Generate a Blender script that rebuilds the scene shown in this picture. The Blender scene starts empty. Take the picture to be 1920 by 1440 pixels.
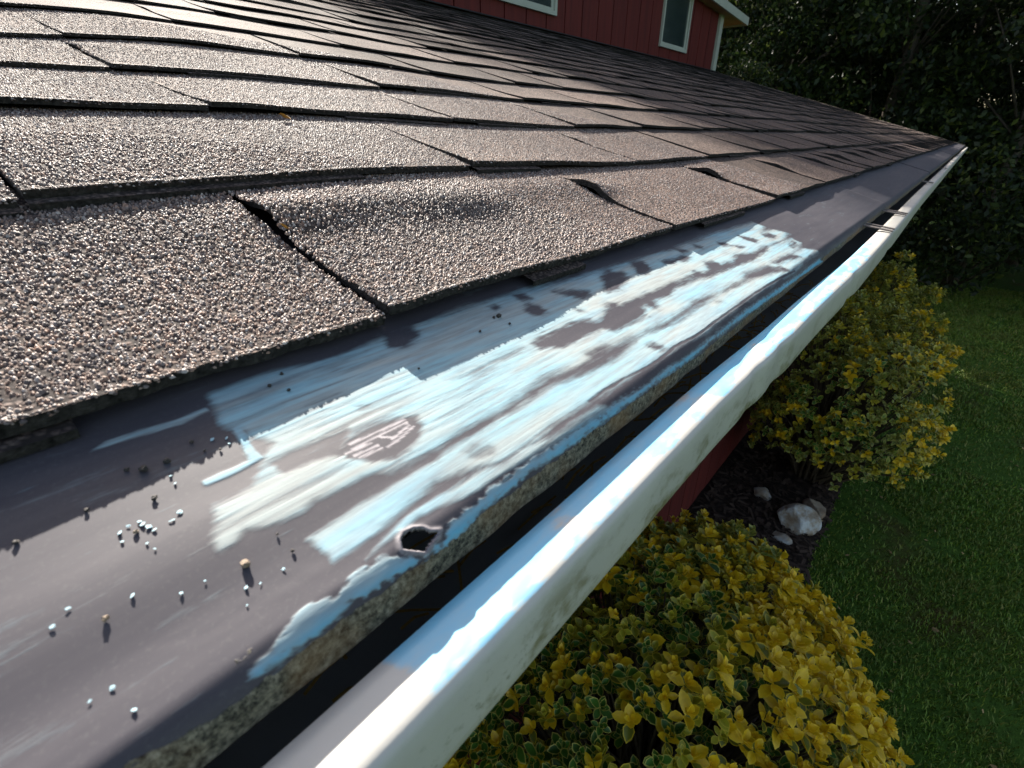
import bpy, math, random
import numpy as np
from mathutils import Matrix, Vector

# ------------------------------------------------------------------ camera, sky, sun, exposure
sc = bpy.context.scene
COL = sc.collection
CAMZ = 2.5
cam_data = bpy.data.cameras.new('camera')
cam = bpy.data.objects.new('camera', cam_data); COL.objects.link(cam)
cam_data.sensor_fit = 'HORIZONTAL'; cam_data.sensor_width = 36.0
cam_data.lens = 36.0 * 929.8 / 1920.0
cam_data.clip_start = 0.005; cam_data.clip_end = 600.0
ROT = ((0.6436481, 0.3424579, -0.6844265), (-0.7652629, 0.2990686, -0.5700269), (0.0094803, 0.8906630, 0.4545653))
m = Matrix(ROT).to_4x4(); m.translation = (0, 0, CAMZ); cam.matrix_world = m
cam_data.dof.use_dof = True; cam_data.dof.focus_distance = 0.42; cam_data.dof.aperture_fstop = 26.0
sc.camera = cam

SUN = Vector((0.36, 1.0, 0.68)).normalized()
world = bpy.data.worlds.new('World'); sc.world = world; world.use_nodes = True
wn = world.node_tree.nodes; wl = world.node_tree.links; wn.clear()
sky = wn.new('ShaderNodeTexSky'); sky.sky_type = 'NISHITA'; sky.sun_disc = False
sky.sun_elevation = math.asin(SUN.z); sky.sun_rotation = math.atan2(SUN.x, SUN.y)
sky.air_density = 1.0; sky.dust_density = 2.5; sky.ozone_density = 0.6
bg = wn.new('ShaderNodeBackground'); bg.inputs['Strength'].default_value = 0.072
wo = wn.new('ShaderNodeOutputWorld'); wb = wn.new('ShaderNodeMix'); wb.data_type = 'RGBA'; wb.blend_type = 'MULTIPLY'; wb.inputs[0].default_value = 1.0; wb.inputs[7].default_value = (1.07, 0.98, 0.87, 1)  # the camera's white balance, set for shade
wl.new(sky.outputs[0], wb.inputs[6]); wl.new(wb.outputs[2], bg.inputs[0]); wl.new(bg.outputs[0], wo.inputs[0])
sd = bpy.data.lights.new('sun', 'SUN'); sd.energy = 5.0; sd.angle = math.radians(0.5); sd.color = (1.0, 0.94, 0.84)
sun = bpy.data.objects.new('sun', sd); COL.objects.link(sun)
sun.rotation_euler = SUN.to_track_quat('Z', 'Y').to_euler(); sun.location = (4, 12, 12)
sc.view_settings.view_transform = 'Standard'; sc.view_settings.look = 'None'
sc.view_settings.gamma = 1.0; sc.view_settings.use_curve_mapping = False
sc.view_settings.exposure = 2.1
sc.render.engine = 'CYCLES'
sc.cycles.max_bounces = 6; sc.cycles.diffuse_bounces = 3; sc.cycles.glossy_bounces = 2
sc.cycles.transparent_max_bounces = 6; sc.cycles.use_denoising = True
sc.cycles.sample_clamp_indirect = 4.0

rng = np.random.default_rng(7); random.seed(7)

# ------------------------------------------------------------------ helpers
def link(o, parent=None):
    COL.objects.link(o)
    if parent is not None: o.parent = parent
    return o
def tag(o, label=None, cat=None, group=None, kind=None):
    if label: o['label'] = label
    if cat: o['category'] = cat
    if group: o['group'] = group
    if kind: o['kind'] = kind
    return o
def empty(name, loc=(0, 0, 0)):
    o = bpy.data.objects.new(name, None); o.empty_display_size = 0.1; COL.objects.link(o); o.location = loc
    return o
def fill_mesh(me, V, F, smooth):
    V = np.asarray(V, np.float32)
    if isinstance(F, np.ndarray):
        n, k = F.shape
        me.vertices.add(len(V)); me.vertices.foreach_set('co', V.ravel())
        me.loops.add(n * k); me.loops.foreach_set('vertex_index', F.astype(np.int32).ravel())
        me.polygons.add(n); me.polygons.foreach_set('loop_start', np.arange(0, n * k, k, dtype=np.int32))
        me.polygons.foreach_set('loop_total', np.full(n, k, np.int32))
        me.update(calc_edges=True); me.validate()
    else:
        me.from_pydata([tuple(map(float, v)) for v in V], [], [tuple(map(int, f)) for f in F]); me.update()
    if smooth: me.polygons.foreach_set('use_smooth', np.ones(len(me.polygons), bool))
def new_mesh(name, V, F, mat, smooth=False, cols=None, attrs=None):
    me = bpy.data.meshes.new(name); fill_mesh(me, V, F, smooth)
    if mat is not None: me.materials.append(mat)
    if cols is not None:
        a = me.color_attributes.new('tint', 'FLOAT_COLOR', 'POINT')
        c = np.ones((len(V), 4), np.float32); c[:, :3] = cols; a.data.foreach_set('color', c.ravel())
    for k, v in (attrs or {}).items():
        a = me.attributes.new(k, 'FLOAT', 'POINT'); a.data.foreach_set('value', np.asarray(v, np.float32))
    return me
def obj(name, V, F, mat, parent=None, smooth=False, cols=None, attrs=None):
    return link(bpy.data.objects.new(name, new_mesh(name, V, F, mat, smooth, cols, attrs)), parent)
class MB:
    """collects boxes, tubes and plain polygons into one mesh"""
    def __init__(s): s.v = []; s.f = []
    def add(s, V, F):
        o = len(s.v); s.v += [tuple(map(float, p)) for p in V]; s.f += [tuple(int(i) + o for i in f) for f in F]
    def box(s, x0, x1, y0, y1, z0, z1):
        s.add([(x0, y0, z0), (x1, y0, z0), (x1, y1, z0), (x0, y1, z0), (x0, y0, z1), (x1, y0, z1), (x1, y1, z1), (x0, y1, z1)],
              [(0, 3, 2, 1), (4, 5, 6, 7), (0, 1, 5, 4), (1, 2, 6, 5), (2, 3, 7, 6), (3, 0, 4, 7)])
    def hexa(s, P):
        s.add(P, [(0, 3, 2, 1), (4, 5, 6, 7), (0, 1, 5, 4), (1, 2, 6, 5), (2, 3, 7, 6), (3, 0, 4, 7)])
    def tube(s, pts, rad, n=6):
        pts = [Vector(p) for p in pts]; V = []; F = []
        for i, p in enumerate(pts):
            d = (pts[min(i + 1, len(pts) - 1)] - pts[max(i - 1, 0)]).normalized()
            a = d.orthogonal().normalized(); b = d.cross(a)
            r = rad[i] if isinstance(rad, (list, tuple)) else rad
            for k in range(n):
                t = 2 * math.pi * k / n; V.append(p + (a * math.cos(t) + b * math.sin(t)) * r)
        for i in range(len(pts) - 1):
            for k in range(n):
                F.append((i * n + k, i * n + (k + 1) % n, (i + 1) * n + (k + 1) % n, (i + 1) * n + k))
        F.append(tuple(range(n - 1, -1, -1))); F.append(tuple((len(pts) - 1) * n + k for k in range(n)))
        s.add(V, F)
    def build(s, name, mat, parent=None, smooth=False): return obj(name, s.v, s.f, mat, parent, smooth)

_perm = np.random.default_rng(3).random((256, 256))
def vnoise(x, y, seed=0):
    x = np.asarray(x, float) + seed * 17.31; y = np.asarray(y, float) + seed * 9.77
    xi = np.floor(x).astype(int); yi = np.floor(y).astype(int); fx = x - xi; fy = y - yi
    fx = fx * fx * (3 - 2 * fx); fy = fy * fy * (3 - 2 * fy)
    g = lambda a, b: _perm[a & 255, b & 255]
    return (g(xi, yi) * (1 - fx) + g(xi + 1, yi) * fx) * (1 - fy) + (g(xi, yi + 1) * (1 - fx) + g(xi + 1, yi + 1) * fx) * fy
def fbm(x, y, o=4, seed=0):
    r = 0; a = 1; t = 0
    for i in range(o):
        r = r + a * vnoise(np.asarray(x) * 2 ** i, np.asarray(y) * 2 ** i, seed + i); t += a; a *= 0.5
    return r / t
def sstep(a, b, x):
    t = np.clip((np.asarray(x, float) - a) / (b - a), 0, 1); return t * t * (3 - 2 * t)

# ------------------------------------------------------------------ material helpers
class NT:
    def __init__(s, name):
        s.mat = bpy.data.materials.new(name); s.mat.use_nodes = True; s.t = s.mat.node_tree; s.t.nodes.clear()
        s.out = s.n('ShaderNodeOutputMaterial'); s.b = s.n('ShaderNodeBsdfPrincipled'); s.l(s.b.outputs[0], s.out.inputs[0])
    def n(s, ty, **kw):
        x = s.t.nodes.new(ty)
        for k, v in kw.items(): setattr(x, k, v)
        return x
    def l(s, a, b): s.t.links.new(a, b)
    def val(s, sock, v):
        if hasattr(v, 'is_output') or isinstance(v, bpy.types.NodeSocket): s.l(v, sock)
        else: sock.default_value = v
    def coord(s): return s.n('ShaderNodeTexCoord').outputs['Object']
    def mapping(s, scale, vec=None):
        mp = s.n('ShaderNodeMapping'); s.l(vec or s.coord(), mp.inputs[0]); mp.inputs['Scale'].default_value = scale; return mp.outputs[0]
    def noise(s, scale, detail=4, rough=0.55, vec=None):
        x = s.n('ShaderNodeTexNoise'); x.inputs['Scale'].default_value = scale; x.inputs['Detail'].default_value = detail
        x.inputs['Roughness'].default_value = rough; s.l(vec or s.coord(), x.inputs['Vector']); return x.outputs['Fac']
    def voro(s, scale, feature='F1', vec=None, out='Distance'):
        x = s.n('ShaderNodeTexVoronoi', feature=feature); x.inputs['Scale'].default_value = scale; s.l(vec or s.coord(), x.inputs['Vector']); return x.outputs[out]
    def ramp(s, fac, stops, interp='LINEAR'):
        r = s.n('ShaderNodeValToRGB'); r.color_ramp.interpolation = interp; s.l(fac, r.inputs[0])
        e = r.color_ramp.elements
        while len(e) > 1: e.remove(e[-1])
        for i, (p, c) in enumerate(stops):
            q = e[0] if i == 0 else e.new(p)
            q.position = p; q.color = (c[0], c[1], c[2], 1) if isinstance(c, (tuple, list)) else (c, c, c, 1)
        return r.outputs[0]
    def mix(s, fac, a, b, blend='MIX'):
        x = s.n('ShaderNodeMix', data_type='RGBA', blend_type=blend); s.val(x.inputs[0], fac)
        for k, v in ((6, a), (7, b)):
            if isinstance(v, (tuple, list)): v = (v[0], v[1], v[2], 1)
            s.val(x.inputs[k], v)
        return x.outputs[2]
    def math(s, op, a, b=0.0, clamp=False):
        x = s.n('ShaderNodeMath', operation=op, use_clamp=clamp); s.val(x.inputs[0], a); s.val(x.inputs[1], b); return x.outputs[0]
    def attr(s, name, out='Fac'):
        a = s.n('ShaderNodeAttribute', attribute_name=name); return a.outputs[out]
    def bump(s, h, dist, strength=1.0, nrm=None):
        b = s.n('ShaderNodeBump'); b.inputs['Strength'].default_value = strength; b.inputs['Distance'].default_value = dist
        s.l(h, b.inputs['Height'])
        if nrm: s.l(nrm, b.inputs['Normal'])
        return b.outputs[0]
    def set(s, **kw):
        for k, v in kw.items():
            k = {'color': 'Base Color', 'rough': 'Roughness', 'spec': 'Specular IOR Level', 'normal': 'Normal', 'metal': 'Metallic'}.get(k, k)
            if isinstance(v, (tuple, list)) and len(v) == 3: v = (v[0], v[1], v[2], 1)
            s.val(s.b.inputs[k], v)
        return s.mat

def mat_shingle():
    N = NT('asphalt_shingle'); c = N.coord()
    cell = N.voro(470, vec=c, out='Color'); d = N.voro(470, vec=c)
    sep = N.n('ShaderNodeSeparateColor'); N.l(cell, sep.inputs[0])
    col = N.ramp(sep.outputs[0], [(0, (.05, .036, .033)), (.22, (.11, .078, .067)), (.5, (.18, .127, .107)), (.75, (.245, .175, .146)), (.93, (.31, .245, .215)), (1, (.44, .38, .35))])
    col = N.mix(.45, col, N.ramp(N.voro(150, out='Color'), [(.15, (.07, .05, .045)), (.5, (.15, .105, .09)), (.85, (.25, .185, .155))]))
    tone = N.attr('tone'); col = N.mix(1.0, col, N.ramp(tone, [(0, .5), (1, 1.45)]), 'MULTIPLY')
    big = N.noise(5.5, 4, .6); col = N.mix(N.ramp(big, [(.32, .55), (.5, .25), (.68, 0)]), col, (.07, .06, .062))
    col = N.mix(N.ramp(N.noise(23, 3), [(.45, 0), (.75, .35)]), col, (.24, .17, .135))
    gap = N.ramp(d, [(.35, 0), (.62, .8)]); col = N.mix(gap, col, (.018, .016, .016))
    dome = N.ramp(d, [(0, 1), (.55, .15), (.8, 0)])
    hh = N.math('ADD', N.math('MULTIPLY', dome, .7), N.math('MULTIPLY', sep.outputs[1], .6))
    return N.set(color=col, rough=.9, spec=.1, normal=N.bump(hh, .0010, .9))
def mat_granule():
    N = NT('mineral_granule'); g = N.n('ShaderNodeNewGeometry').outputs['Random Per Island']
    col = N.ramp(g, [(0, (.05, .036, .033)), (.1, (.16, .13, .122)), (.2, (.09, .062, .053)), (.3, (.24, .15, .11)), (.38, (.13, .10, .095)), (.48, (.20, .135, .108)), (.56, (.07, .055, .055)), (.64, (.27, .215, .19)), (.72, (.18, .105, .075)), (.8, (.30, .27, .255)), (.88, (.23, .165, .13)), (.95, (.42, .37, .34)), (1, (.55, .51, .48))], 'CONSTANT')
    col = N.mix(1.0, col, (1.22, 1.2, 1.18), 'MULTIPLY')
    col = N.mix(N.ramp(N.noise(5.5, 4, .6), [(.32, .5), (.5, .2), (.68, 0)]), col, (.08, .068, .068))
    return N.set(color=col, rough=.6, spec=.3, normal=N.bump(N.noise(1800, 2), .0002, .4))
def mat_plain(name, col, rough=.6, spec=.4, nscale=30, var=.25, bump=.0005, bscale=200, metal=0):
    N = NT(name); f = N.noise(nscale, 5, .6)
    dk = tuple(c * (1 - var) for c in col); lt = tuple(min(1, c * (1 + var * .5)) for c in col)
    return N.set(color=N.ramp(f, [(.3, dk), (.7, lt)]), rough=rough, spec=spec, metal=metal, normal=N.bump(N.noise(bscale, 4), bump, .5))
def mat_membrane():
    N = NT('coated_eave_flashing'); c = N.coord()
    streak = N.noise(1.0, 6, .6, N.mapping((38, 520, 520)))
    fine = N.noise(1.0, 4, .6, N.mapping((260, 1500, 1500)))
    base = N.ramp(N.noise(1.0, 5, .6, N.mapping((14, 160, 160))), [(.3, (.043, .040, .050)), (.7, (.062, .057, .066))])
    base = N.mix(N.ramp(N.noise(900, 2), [(.55, 0), (.8, .35)]), base, (.095, .092, .094))
    paint = N.attr('paint'); thick = N.attr('thick')
    e = N.math('ADD', paint, N.math('MULTIPLY', N.math('SUBTRACT', streak, .5), .55))
    blot = N.noise(1.0, 4, .6, N.mapping((34, 120, 120))); e = N.math('ADD', e, N.math('MULTIPLY', N.math('SUBTRACT', blot, .5), .8))
    e = N.math('ADD', e, N.math('MULTIPLY', N.math('SUBTRACT', fine, .5), .25))
    pm = N.ramp(e, [(.10, 0), (.40, .36), (.70, .82), (1, 1)])
    thin = N.mix(N.ramp(streak, [(.30, .6), (.58, .0)]), N.mix(N.ramp(N.noise(1.0, 3, .6, N.mapping((12, 90, 90))), [(.38, 0), (.62, 1)]), (.305, .34, .335), (.23, .375, .43)), (.21, .203, .20))
    pcol = N.mix(thick, thin, (.12, .35, .50))
    col = N.mix(pm, base, pcol)
    scr = N.attr('scratch'); col = N.mix(N.math('MULTIPLY', scr, N.ramp(fine, [(.3, .3), (.55, .75)])), col, (.42, .385, .40))
    dirt = N.attr('dirt'); dn = N.noise(330, 5, .7)
    dm = N.ramp(N.math('ADD', dirt, N.math('MULTIPLY', N.math('SUBTRACT', dn, .5), .9)), [(.45, 0), (.58, 1)])
    dcol = N.ramp(N.noise(520, 5, .75), [(.36, (.008, .008, .008)), (.46, (.07, .066, .05)), (.58, (.17, .155, .115)), (.74, (.32, .29, .22))])
    dcol = N.mix(N.ramp(N.noise(40, 3), [(.45, 0), (.7, .7)]), dcol, (.17, .10, .045))
    col = N.mix(dm, col, dcol)
    h = N.math('ADD', N.math('MULTIPLY', pm, .5), N.math('MULTIPLY', streak, N.math('MULTIPLY', pm, .5)))
    h = N.math('ADD', h, N.math('MULTIPLY', N.math('MULTIPLY', dn, dm), 2.2))
    rough = N.math('ADD', N.math('MULTIPLY', pm, .22), N.math('ADD', .62, N.math('MULTIPLY', dm, .2)))
    return N.set(color=col, rough=rough, spec=.2, normal=N.bump(h, .00025, .7))
def mat_gutter():
    N = NT('white_gutter_paint'); c = N.coord()
    base = N.ramp(N.noise(9, 5, .6), [(.3, (.37, .355, .325)), (.7, (.46, .445, .415))])
    front = N.attr('front')
    dn = N.noise(1.0, 6, .7, N.mapping((34, 48, 48)))
    st = N.math('MULTIPLY', N.ramp(dn, [(.51, 0), (.62, .9)]), front)
    col = N.mix(st, base, (.15, .135, .06))
    sp = N.math('MULTIPLY', N.ramp(N.noise(260, 4, .7), [(.56, 0), (.66, .75)]), N.math('MULTIPLY', front, N.ramp(N.noise(26, 3), [(.42, 0), (.58, 1)])))
    col = N.mix(sp, col, (.12, .12, .07))
    blue = N.attr('paint'); bn = N.noise(1.0, 4, .55, N.mapping((42, 110, 110)))
    bm = N.ramp(N.math('ADD', blue, N.math('MULTIPLY', N.math('SUBTRACT', bn, .5), 1.1)), [(.46, 0), (.56, .75), (.75, 1)])
    col = N.mix(bm, col, (.17, .44, .62))
    return N.set(color=col, rough=.42, spec=.35, normal=N.bump(N.noise(150, 4), .0002, .4))
def mat_leaf(name, rough=.4, trans=.25, bumpd=.0006):
    N = NT(name); col = N.attr('tint', 'Color')
    col = N.mix(N.ramp(N.noise(60, 3), [(.4, 0), (.7, .25)]), col, (.02, .035, .008))
    N.set(color=col, rough=rough, spec=.4, normal=N.bump(N.noise(180, 2), bumpd, .5))
    tr = N.n('ShaderNodeBsdfTranslucent'); N.l(col, tr.inputs[0]); mx = N.n('ShaderNodeMixShader'); mx.inputs[0].default_value = trans
    N.l(N.b.outputs[0], mx.inputs[1]); N.l(tr.outputs[0], mx.inputs[2]); N.l(mx.outputs[0], N.out.inputs[0])
    return N.mat
def mat_crown():
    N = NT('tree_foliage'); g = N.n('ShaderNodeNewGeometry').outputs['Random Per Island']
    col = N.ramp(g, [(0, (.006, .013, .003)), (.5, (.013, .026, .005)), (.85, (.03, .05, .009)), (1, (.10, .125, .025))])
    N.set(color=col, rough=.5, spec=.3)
    tr = N.n('ShaderNodeBsdfTranslucent'); N.l(col, tr.inputs[0]); mx = N.n('ShaderNodeMixShader'); mx.inputs[0].default_value = .35
    N.l(N.b.outputs[0], mx.inputs[1]); N.l(tr.outputs[0], mx.inputs[2]); N.l(mx.outputs[0], N.out.inputs[0])
    return N.mat
def mat_grass():
    N = NT('grass_blades'); g = N.n('ShaderNodeNewGeometry').outputs['Random Per Island']
    col = N.ramp(g, [(0, (.05, .10, .009)), (.5, (.10, .195, .016)), (.85, (.18, .25, .026)), (1, (.30, .26, .07))])
    col = N.mix(N.ramp(N.noise(1.6, 5, .65), [(.44, 0), (.66, .75)]), col, (.11, .11, .018))
    return N.set(color=col, rough=.55, spec=.3)
def mat_lawn():
    N = NT('lawn_soil'); a = N.noise(.9, 6, .65); b = N.noise(30, 5, .7)
    col = N.ramp(b, [(.3, (.025, .055, .008)), (.6, (.055, .11, .015)), (.8, (.09, .12, .022))])
    col = N.mix(N.ramp(a, [(.56, 0), (.68, .75)]), col, (.075, .038, .018))
    return N.set(color=col, rough=.9, spec=.1, normal=N.bump(b, .03, .6))
def mat_mulch():
    N = NT('mulch'); c = N.ramp(N.voro(42, out='Distance'), [(0, (.045, .028, .02)), (.6, (.018, .012, .01))])
    return N.set(color=c, rough=.9, spec=.15, normal=N.bump(N.noise(60, 5, .7), .02, .8))
def mat_siding():
    N = NT('red_siding'); g = N.noise(1.0, 5, .6, N.mapping((25, 25, 1.5)))
    col = N.ramp(g, [(.3, (.07, .011, .010)), (.7, (.115, .017, .014))])
    return N.set(color=col, rough=.7, spec=.25, normal=N.bump(g, .002, .5))
def mat_glass():
    N = NT('dark_window_glass'); col = N.ramp(N.noise(1.2, 3), [(.35, (.015, .025, .025)), (.7, (.045, .06, .058))])
    return N.set(color=col, rough=.08, spec=.6)
def mat_stone(name, light):
    N = NT(name); a = N.noise(7, 6, .7); b = N.voro(11, feature='DISTANCE_TO_EDGE')
    col = N.ramp(a, [(.3, (.16, .10, .055)), (.45, (.30, .25, .19)), (.58, light), (.8, tuple(min(1, x * 1.15) for x in light))])
    return N.set(color=col, rough=.75, spec=.3, normal=N.bump(N.math('ADD', a, N.math('MULTIPLY', b, .4)), .02, .7))
def mat_bark():
    N = NT('bark'); a = N.noise(1.0, 6, .7, N.mapping((18, 18, 3)))
    return N.set(color=N.ramp(a, [(.3, (.03, .024, .018)), (.7, (.11, .09, .07))]), rough=.9, spec=.2, normal=N.bump(a, .02, .8))

M = dict(shingle=mat_shingle(), granule=mat_granule(), membrane=mat_membrane(), gutter=mat_gutter(),
    felt=mat_plain('roofing_felt', (.03, .028, .03), .9, .2), base=mat_plain('granule_bed', (.035, .028, .026), .95, .1, nscale=200, var=.4, bscale=600), asphalt=mat_plain('asphalt_edge', (.030, .027, .026), .9, .2, nscale=420, var=.9, bscale=700, bump=.002), fascia=mat_plain('fascia_board', (.20, .16, .12), .8),
    trim=mat_plain('white_trim', (.36, .38, .33), .6, nscale=6, var=.12), soffit=mat_plain('soffit_board', (.34, .22, .12), .8, nscale=4),
    siding=mat_siding(), glass=mat_glass(), leaf=mat_leaf('variegated_leaf'), crown=mat_crown(), grass=mat_grass(), lawn=mat_lawn(),
    mulch=mat_mulch(), stone=mat_stone('pale_stone', (.46, .48, .47)), stone_grey=mat_stone('grey_stone', (.30, .30, .29)), stone_brown=mat_stone('brown_stone', (.22, .16, .11)), bark=mat_bark(),
    twig=mat_plain('twig', (.07, .05, .03), .9), strap=mat_plain('steel_strap', (.10, .085, .08), .5, .5, nscale=60),
    grit=mat_plain('dark_grit', (.045, .038, .035), .7, .5, nscale=900, var=.5), tan_grit=mat_plain('tan_grit', (.26, .19, .13), .6, .5, nscale=900, var=.4),
    crumb=mat_plain('pale_blue_crumb', (.34, .50, .57), .6, .4, nscale=900), dry=mat_plain('dry_leaf', (.46, .26, .05), .6, nscale=300, var=.4),
    litter=mat_plain('leaf_litter', (.30, .20, .09), .8, .2, nscale=3, var=.7), chip=mat_plain('mulch_chip', (.06, .04, .03), .9, .2, nscale=12, var=.6))
PAINT={
 'main':[(44.5,133.8),(66.7,134.5),(88.1,131.2),(104.9,132.4),(128.8,133.2),(165,133.7),(200,132.6),(239.5,128.9),(285.6,125.4),(314.2,124.3),(370.7,122.4),(438.7,122.2),(546.3,118.3),(547.1,107.4),(518.8,101.2),(550.1,98.4),(561.3,86.9),(531,82.3),(483.9,83.7),(523.1,80.1),(547.4,78.8),(543.8,70.1),(517.1,64.4),(482.9,64.1),(526.8,63.3),(540.4,52.8),(471,51.3),(443.2,52.4),(430.6,60.9),(428.2,65.8),(387.2,71.9),(370.5,68.2),(329.1,69.4),(299.5,74),(257.6,70.6),(239.3,71.4),(209.8,73.9),(190.3,75),(165,75.4),(148.9,77.6),(134.9,76.2),(118.8,74.5),(98.8,75.1),(86.5,74),(68.4,75.1),(61,77.9),(55.4,78.1),(46.3,78.8),(42.2,77.6),(33.5,79.1),(29,81.6),(25.5,78.8),(22.1,78.8),(23.2,84.9),(25.4,88.2),(26.5,92.9),(36.3,92.6),(39,95.1),(42.8,98.3),(45.4,101.5),(44.7,113.8),(40.7,117.2),(42.2,127.2)],
 'stroke':[(42.8,115.9),(44.7,115.4),(43.7,104.9),(43.9,100.5),(40,99.9),(34,99.4),(28,99.6),(28,101.7),(36.5,101.6),(40.4,101.8),(42,109.2)],
 'lobe2':[(39.4,69.7),(50.4,70),(61.3,70),(74.3,70),(82.6,69.6),(91.8,70.8),(104,70.3),(127,71.4),(149,71.4),(171.7,67.3),(183.5,67.1),(221.4,70),(247.2,67.2),(279.4,66.9),(324.7,67.7),(374.8,64.4),(417,59),(447.2,50.8),(402.6,52.5),(356,54.2),(300.8,54.1),(254.9,52.7),(229.7,55.5),(212.3,54.4),(199,54.8),(178,57.1),(152.4,57.2),(136.3,57.7),(115.8,57),(99.2,57.2),(87.9,61.8),(76.7,64.3),(67.6,63.2),(51.8,60.3),(40.2,60.3),(40.3,63.7)],
 'roll':[(13.9,49.4),(14.7,50.5),(20.3,51.4),(23.5,53.3),(29.6,54.7),(36.6,52.6),(40.6,54.7),(51.3,53.5),(52.8,51.5),(58.3,47.5),(66.6,48),(70.5,50.1),(76.8,50.9),(82.9,50.7),(89.1,52.4),(95.6,51.3),(105.3,51.6),(119.6,51),(136.5,51),(150.4,49.8),(165.4,50.2),(178.3,49.2),(203.9,48.7),(233.8,47.5),(275.4,47.9),(327.8,48.7),(400,47.1),(463.2,44.8),(532.8,45.7),(553,40.2),(466,42),(372.4,44.7),(325.8,45.8),(262.5,46.9),(236.4,45.6),(197.2,47),(160.7,47),(137.2,47.5),(118.6,47.7),(105.9,49),(95.7,47.9),(88.3,48.2),(79.7,47.5),(71.6,46.3),(65.6,46.8),(58.3,47.4),(49.5,48.2),(40.8,48.8),(38.2,49.6),(29.8,47.9),(22.2,48.2),(16.1,48.6)],
 'streak':[(46.2,55.9),(49.9,57.1),(62.3,59.6),(69.6,59.6),(77.3,59),(91,59),(99.2,57.2),(108.5,57),(121.9,54.4),(142.5,54.4),(153.3,53.8),(161.6,48.5),(138.8,49.7),(126.2,51.1),(104.8,52.5),(92.9,53.7),(85.1,53.2),(74,55.5),(64.9,57.6),(54.1,56.6)],
 'scrib':[(11.3,127.2),(16,129.2),(24.7,128.8),(32.5,127.9),(41.3,128.7),(41.2,126.5),(32.8,125.3),(23.8,126.2),(17.1,126.8)],
}
BARE=[
 [(61,89.5),(66.6,92.9),(74.6,93.7),(84.7,92.1),(90.2,88.9),(89.5,84.4),(82.7,79.9),(73.4,77.9),(67.2,80.7),(63.5,84.2)],
 [(163.6,96.7),(171.1,97.8),(185.8,97.6),(198.5,97.9),(209.1,94.8),(206.3,89.9),(188.8,86.7),(174.6,87.1),(164.6,92)],
 [(236,99.9),(241.2,94.8),(255.4,90.4),(245.9,81),(226.8,81.2),(211.9,81.5),(208,86.3),(200.4,87.2),(197.6,90.9),(219.1,92.3)],
 [(262.3,122),(274,124.4),(285,117.9),(280,112.4),(258.5,106.1),(246.6,108.1),(254.3,114.9)],
 [(305.3,123.3),(315.1,121.4),(309.8,113.2),(299.5,108.7),(292.2,110.8),(296,117)],
 [(243.4,93.4),(281.6,93.4),(307.1,92.7),(333.5,90.9),(342.9,94),(348.7,89.3),(357.6,88.8),(370.2,96.7),(380.3,94.9),(381.5,88.8),(401.5,86.5),(420.4,91.1),(444.6,84.4),(471.6,84.8),(481,84.1),(467.3,81),(420.6,78.7),(385,81.5),(344.9,83.6),(331.2,87.8),(299,88.8),(285.5,86),(271.1,88),(252.5,88.8)],
 [(260.6,91.5),(267.4,89.7),(264.1,83),(259.6,82),(257.6,86.3)],
 [(332.5,115.5),(342.1,113.8),(345.8,109.1),(338.7,107.9),(330,112.1)],
 [(348.1,111.3),(361,111.9),(366.3,107.6),(360.9,105.2),(349.3,106.4)],
 [(397.6,118.1),(401.6,114),(396.9,113.1),(393.9,115.9)],
 [(431.2,111.8),(439,106.3),(438.7,102.5),(426.1,105)],
 [(443.2,99.4),(451.7,95.1),(445.4,94.2),(440.1,97.1)],
 [(477.4,109.8),(483.1,103.5),(489.6,95.5),(478.2,93.1),(473.3,102.7)],
 [(514.4,98.9),(528.5,97.3),(531.6,91.6),(519.7,89.4),(510,94.3)],
 [(519.6,72.8),(537.8,73.7),(531.2,70.1),(512.1,68.3)],
 [(441.7,66.3),(468.3,67.2),(486.9,65.2),(495.5,57.9),(473,61.5),(451.4,63.5)],
 [(393.9,67.7),(426.9,66.3),(443.8,59.2),(440.7,52.6),(434,58.6),(416.9,63.3)],
 [(92.5,67.2),(96.8,67.8),(101.7,65),(102.6,62.1),(99.9,60.3),(94.7,61.4),(91.9,64.8)],
 [(184.2,119.1),(191.2,121.7),(194.1,117.7),(193.7,112.8),(188.2,110.7),(185.1,113.6)],
 [(215.2,123.7),(227.9,120.5),(236.7,114.9),(233.1,110.8),(225.8,110.8),(218.5,117.9)],
 [(172.8,103.5),(176.1,104),(176.3,102.3),(173.1,102.3)],
 [(76.6,104.9),(79.4,104.2),(81.1,102.1),(78,101.7)],
 [(44.9,108.6),(47.4,106.7),(48.8,103.9),(45.2,102.4),(43.9,104.6)],
 [(212.9,101.3),(210.7,102.4),(210.9,105.2),(214.1,101.3)],
 [(217,62.9),(221.8,62.3),(223.4,59.3),(220.2,58.4),(217.2,60.7)],
 [(310.6,64.9),(317.1,62.8),(315,61.1),(308.6,63.2)],
 [(127,98.8),(136.5,98.5),(151,97.9),(157.8,96.8),(151.9,95.3),(138,95.9),(125.9,95),(114.3,96.3),(112.1,98.5)],
 [(44,97.7),(51,98.2),(60.2,97.6),(69.3,96.8),(65.8,93.6),(61,89.5),(52.5,91.2),(45.5,91.6)],
 [(180.1,77.4),(191.9,77),(196.6,76.5),(193.2,75.1),(181.2,74.7)],
 [(368.3,122.1),(374.9,118.3),(376.1,114.3),(367.1,114.7)],
 [(170,128.7),(173.9,129.2),(174.4,126.4),(170.5,126)],
 [(190.8,131.2),(196.4,128.5),(196.9,124.9),(190.4,126)],
 [(113.6,135.4),(124.9,133.8),(123.6,127.1),(113.9,123.8),(108,126.4)],
]
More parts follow.
